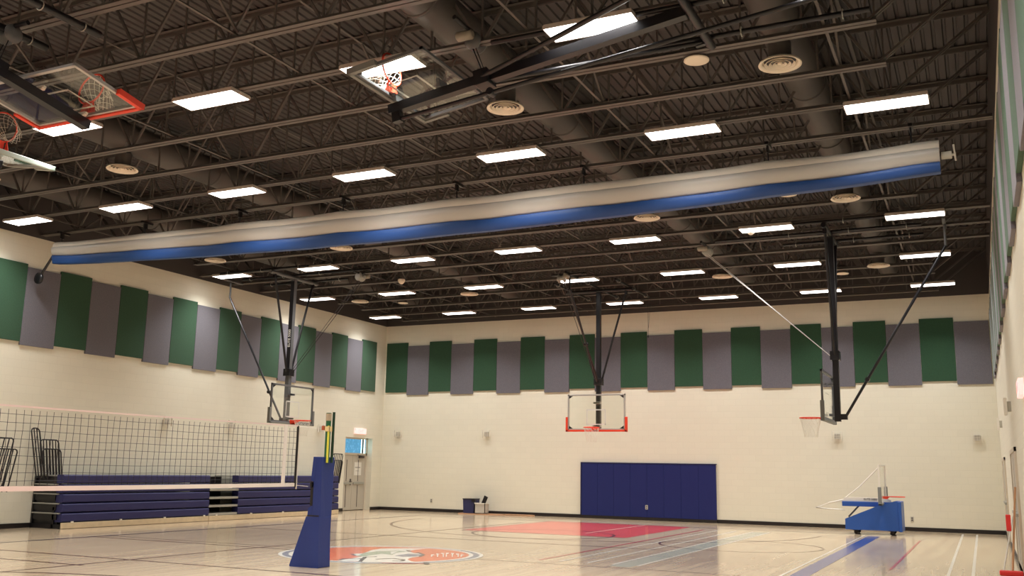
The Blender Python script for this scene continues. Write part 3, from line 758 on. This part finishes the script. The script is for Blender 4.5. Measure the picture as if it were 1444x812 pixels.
# ------------------------------------------------------------------ wall pads behind the far hoop
pw = 4.6/8
for i in range(8):
    r = MB().box((-12.29+i*pw+.002, YB-.075, .1), (-12.29+(i+1)*pw-.002, YB-.023, 1.82)).build('wall_pad', M_mat, None, .002)
    tag(r, 'navy vinyl wall pad behind the far hoop, %s of eight from the left' % ORD[i+1], 'wall pad', 'navy wall pads on the back wall')
tag(MB().box((-12.33, YB-.085, 1.822), (-7.67, YB-.003, 1.85)).box((-12.33, YB-.085, 0.11), (-12.295, YB-.003, 1.822)).build('trim_1', M_navyd), kind='structure')
tag(MB().box((-12.31, YB-.07, 0.0), (-7.69, YB-.021, .098)).build('trim_2', M_base), kind='structure')

# ------------------------------------------------------------------ portable hoop by the back wall
pr = empty('portable_hoop', (-2.75, 28.8, 0)); tag(pr, 'portable basketball hoop with a blue padded base, folded down by the back wall', 'basketball hoop')
def lx(x): return x+2.75
y0, y1 = -.45, .45
bs = [(-3.46, .12), (-3.46, .40), (-2.62, .76), (-2.18, .90), (-2.10, .90), (-2.08, .12)]
MB().prism([(lx(x), y0, z) for x, z in bs], (0, y1-y0, 0)).build('base_pad', M_blue, pr, .02)
MB().box((lx(-2.095), y0-.03, .1), (lx(-2.01), y1+.03, .89)).build('front_pad', M_blue, pr, .015)
MB().box((lx(-3.56), -.16, .73), (lx(-2.3), .16, .86)).build('arm_pad', M_blue, pr, .012)
arm = MB().prism([(lx(-3.55), -.1, .862), (lx(-3.5), -.1, .97), (lx(-2.62), -.1, .97), (lx(-2.3), -.1, .93), (lx(-2.3), -.1, .862)], (0, .2, 0)).build('boom_arm', M_white, pr, .006)
text_obj('arm_lettering', 'ELITE 5000', .075, M_black, (lx(-2.82), -.104, .925), (1, 0, 0), (0, 0, 1), arm)
MB().tube([(lx(-3.5), -.08, .9), (lx(-3.92), -.08, .8)], .022, 8).tube([(lx(-3.92), -.08, .8), (lx(-4.3), -.05, .66), (lx(-3.5), -.05, .62)], .014, 6).build('rear_linkage', M_white, pr)
MB().tube([(lx(-3.45), -.06, .97), (lx(-3.1), -.06, 1.25), (lx(-2.56), -.06, 1.8)], .018, 8).build('board_strut', M_white, pr)
MB().tube([(lx(-3.14), 0, .74), (lx(-3.42), 0, .44)], .022, 8).build('lift_spring', M_greym, pr)
bd = MB().box((lx(-2.505), -.88, .88), (lx(-2.493), .88, 1.84)).build('backboard', M_glass, pr)
MB().box((lx(-2.52), -.9, .84), (lx(-2.475), .9, .88)).box((lx(-2.52), -.9, 1.82), (lx(-2.475), .9, 1.86)).box((lx(-2.52), -.92, .84), (lx(-2.475), -.87, 1.86)).box((lx(-2.52), .87, .84), (lx(-2.475), .92, 1.86)).build('board_frame', M_white, bd)
MB().box((lx(-2.54), -.97, .79), (lx(-2.45), -.89, 1.27)).box((lx(-2.54), .89, .79), (lx(-2.45), .97, 1.27)).box((lx(-2.54), -.97, .79), (lx(-2.45), .97, .84)).build('safety_pad', M_padg, bd, .01)
rm = MB().tube([(lx(-2.16)+.22*math.cos(t), .22*math.sin(t), 1.01) for t in [2*PI*i/28 for i in range(28)]], .012, 8, closed=True).build('rim', M_rim, pr)
MB().prism([(lx(-2.49), -.09, 1.02), (lx(-2.3), -.09, 1.02), (lx(-2.49), -.09, .87)], (0, .18, 0)).build('rim_bracket', M_rim, rm)
for X in (-3.2, -2.28):
    for yy in (-.33, .33):
        MB().lathe([(.02, -.025), (.055, -.022), (.055, .022), (.02, .025)], (lx(X), yy, .056), 16, 0, 'y').box((lx(X)-.09, yy-.04, .1), (lx(X)+.06, yy+.04, .122)).build('caster', M_black, pr)

# ------------------------------------------------------------------ bins, plank and bat by the back wall
r = empty('storage_bin', (-16.33, 30.85, 0)); tag(r, 'dark navy plastic bin on the floor by the back wall', 'bin')
MB().prism([(-.2, -.2, .03), (.2, -.2, .03), (.225, -.2, .5), (-.225, -.2, .5)], (0, .4, 0)).build('bin_body', mat('navy_bin', (.02, .022, .09), .5), r, .02)
MB().box((-.24, -.22, .5), (.24, .22, .53)).build('bin_lid', M_black, r, .01)
MB().box((.13, -.24, .42), (.28, -.2, .53)).build('bin_latch', M_black, r)
r = empty('crate', (-15.86, 30.75, 0)); tag(r, 'small pale grey open crate beside the navy bin', 'crate')
cm = mat('pale_crate', (.5, .47, .42), .6)
MB().box((-.2, -.15, .03), (.2, -.13, .38)).box((-.2, .13, .03), (.2, .15, .38)).box((-.2, -.15, .03), (-.18, .15, .38)).box((.18, -.15, .03), (.2, .15, .38)).box((-.2, -.15, .03), (.2, .15, .05)).build('crate_body', cm, r)
MB().box((-.22, -.17, .36), (.22, -.15, .39)).box((-.22, .15, .36), (.22, .17, .39)).box((-.22, -.17, .36), (-.2, .17, .39)).box((.2, -.17, .36), (.22, .17, .39)).build('crate_rim', M_paper, r)
p = MB().box((-.07, -.02, -.2), (.07, .02, .34)).box((-.05, -.028, .02), (.05, -.02, .3)).build('paddle', M_black, None, .008)
p.location = (-15.83, 30.76, .31); p.rotation_euler = (0, .42, 0); tag(p, 'black flat paddle sticking up out of the pale crate', 'paddle')
p = MB().box((-.85, -.22, 0), (.85, .22, .028)).build('plank', mat('plank_wood', (.45, .24, .13), .5, var=.1), None, .004)
p.location = (-15.85, 30.8, 0.001); tag(p, 'reddish wooden plank lying under the bin and crate', 'plank')
p = MB().tube([(-.5, 0, .022), (.5, .1, .022)], .02, 8).tube([(-.1, .16, .02), (.6, .05, .02)], .018, 8).build('rope', M_wood, None)
p.location = (-14.5, 30.85, 0); tag(p, 'short pair of tan sticks on the floor right of the crate', 'sticks')

# ------------------------------------------------------------------ broom against the right wall
r = empty('broom', (.3, 17.2, 0)); tag(r, 'wooden-handled broom with a red head leaning on the right wall', 'broom')
MB().tube([(.02, 0, .1), (.15, .2, 1.42)], .016, 8).build('handle', M_wood, r)
MB().box((-.16, -.06, .08), (.17, .06, .16)).build('head', M_red, r, .02)
MB().prism([(-.15, -.05, .08), (.16, -.05, .08), (.185, -.06, 0.0), (-.175, -.06, 0.0)], (0, .1, 0)).build('bristles', M_paper, r)
MB().box((-.02, -.03, .75), (.05, .05, 1.0)).build('dustpan_clip', M_red, r, .01)
p = MB().tube([(-.12, 0, .0), (.1, .3, .95)], .012, 8).build('pole', M_paper, None); p.location = (.3, 17.6, 0.004); tag(p, 'thin white pole leaning on the right wall beside the broom', 'pole')

# ------------------------------------------------------------------ doors and boxes on the right wall
for n_, ya, yb_ in ((2, 25.9, 28.4), (3, 17.5, 20.1)):
    d = empty('door_%d' % n_, (XR, ya, 0)); tag(d, kind='structure'); w = yb_-ya
    MB().box((-.035, 0, 0), (0, .07, 2.05)).box((-.035, w-.07, 0), (0, w, 2.05)).box((-.035, 0, 1.98), (0, w, 2.05)).build('door_frame', M_jamb, d)
    for s0, s1 in ((.07, w/2-.004), (w/2+.004, w-.07)):
        lf = MB().box((-.02, s0, .02), (-.002, s1, 1.98)).build('door_leaf', M_door, d)
        MB().box((-.022, s0+.03, .2), (-.02, s0+.06, 1.9)).build('edge_seam', M_dkln, lf)
        MB().box((-.07, s0+.1, .95), (-.02, s1-.1, 1.0)).build('panic_bar', M_galv, lf)
def guard_box(nm, loc, ax, label, s=.14, cage=True):
    r = empty(nm, loc); tag(r, label, 'wall box', 'small boxes on the walls')
    def b3(a, c, mb=None):
        mb = mb or MB()
        f = {'y': lambda p: (p[0], -p[1], p[2]), 'x': lambda p: (p[1], p[0], p[2]), 'X': lambda p: (-p[1], p[0], p[2])}[ax]
        return mb.box(f(a), f(c))
    b3((-s*.6, 0, -s*.6), (s*.6, .06, s*.6)).build('housing', M_conc, r, .006)
    if cage:
        mb = MB()
        for i in range(5):
            t = -s+2*s*i/4
            b3((t-.004, .06, -s), (t+.004, .11, s), mb) if i in (0, 4) else b3((t-.004, .1, -s), (t+.004, .108, s), mb)
            b3((-s, .1, t-.004), (s, .108, t+.004), mb)
        mb.build('wire_guard', M_white, r)
guard_box('wall_horn', (-19.7, YB, 2.79), 'y', 'small wire-guarded box high on the back wall near the left corner')
guard_box('wall_horn', (-15.97, YB, 2.79), 'y', 'small wire-guarded box on the back wall above the navy bin')
guard_box('wall_horn', (-3.94, YB, 2.73), 'y', 'small wire-guarded box on the back wall behind the right-hand hoop')
guard_box('wall_horn', (-.07, YB, 2.7), 'y', 'small wire-guarded box on the back wall near the right corner')
guard_box('wall_horn', (XL, 20.3, 2.7), 'x', 'small wire-guarded box on the left wall above the middle of the bleachers')
guard_box('wall_horn', (XL, 22.88, 2.73), 'x', 'small wire-guarded box on the left wall, left of the left-hand hoop')
guard_box('wall_horn', (XL, 27.31, 2.82), 'x', 'small wire-guarded box on the left wall beside the volleyball pole top')
guard_box('wall_horn', (XR, 26.5, 2.85), 'X', 'small wire-guarded box on the right wall above the farther door')
guard_box('wall_horn', (XR, 18.5, 2.75), 'X', 'small wire-guarded box on the right wall above the nearer door')
def outlet(x, y, z, ax, label):
    r = empty('outlet', (x, y, z)); tag(r, label, 'outlet', 'wall outlets')
    f = (lambda a, c: MB().box((a[0], -a[1], a[2]), (c[0], -c[1], c[2])))
    f((-.045, 0, -.07), (.045, .012, .07)).build('cover_plate', M_conc, r, .003)
    f((-.02, .012, .012), (.02, .015, .045)).box((-.02, -.015, -.045), (.02, -.012, -.012)).build('sockets', M_dkln, r)
outlet(-18.19, YB, .39, 'y', 'small outlet low on the back wall near the left corner')
outlet(-1.94, YB, .34, 'y', 'small outlet low on the back wall right of the portable hoop')
outlet(-10.0, YB-.077, .42, 'y', 'small pale outlet plate set in the navy wall pads')
e2 = empty('exit_sign', (XR, 12.9, 2.62)); tag(e2, 'pale pink exit sign on the right wall at the right frame edge', 'exit sign')
MB().box((-.06, -.02, -.1), (-.0, .6, .1)).build('sign_box', bpy.data.materials['exit_face'], e2, .005)
text_obj('exit_lettering', 'EXIT', .17, bpy.data.materials['exit_letters'], (-.064, .29, 0), (0, -1, 0), (0, 0, 1), e2)
# cord with a hook hanging from the roof by the far hoop
p = MB().tube([(0, 0, 0), (0, 0, -1.15)], .006, 5).tube([(.09, 0, 0), (.01, 0, -.9)], .004, 5).lathe([(.01, -1.22), (.025, -1.2), (.02, -1.14), (.008, -1.12)], (0, 0, 0), 10).build('hanging_cord', M_black, None)
p.location = (-9.3, 29.3, ZB); tag(p, 'thin dark cord hanging from the roof right of the far hoop', 'cord')

# ------------------------------------------------------------------ world and colour
wd_ = bpy.data.worlds.new('world'); S.world = wd_; wd_.use_nodes = True
wd_.node_tree.nodes['Background'].inputs[0].default_value = (.5, .7, 1, 1); wd_.node_tree.nodes['Background'].inputs[1].default_value = .3
S.view_settings.view_transform = 'Standard'; S.view_settings.look = 'None'; S.view_settings.gamma = 1; S.view_settings.use_curve_mapping = False
S.view_settings.exposure = 0.0
S.cycles.max_bounces = 8; S.cycles.diffuse_bounces = 5; S.cycles.glossy_bounces = 4; S.cycles.transparent_max_bounces = 24
S.cycles.sample_clamp_indirect = 6; S.cycles.use_denoising = True; S.cycles.caustics_reflective = False
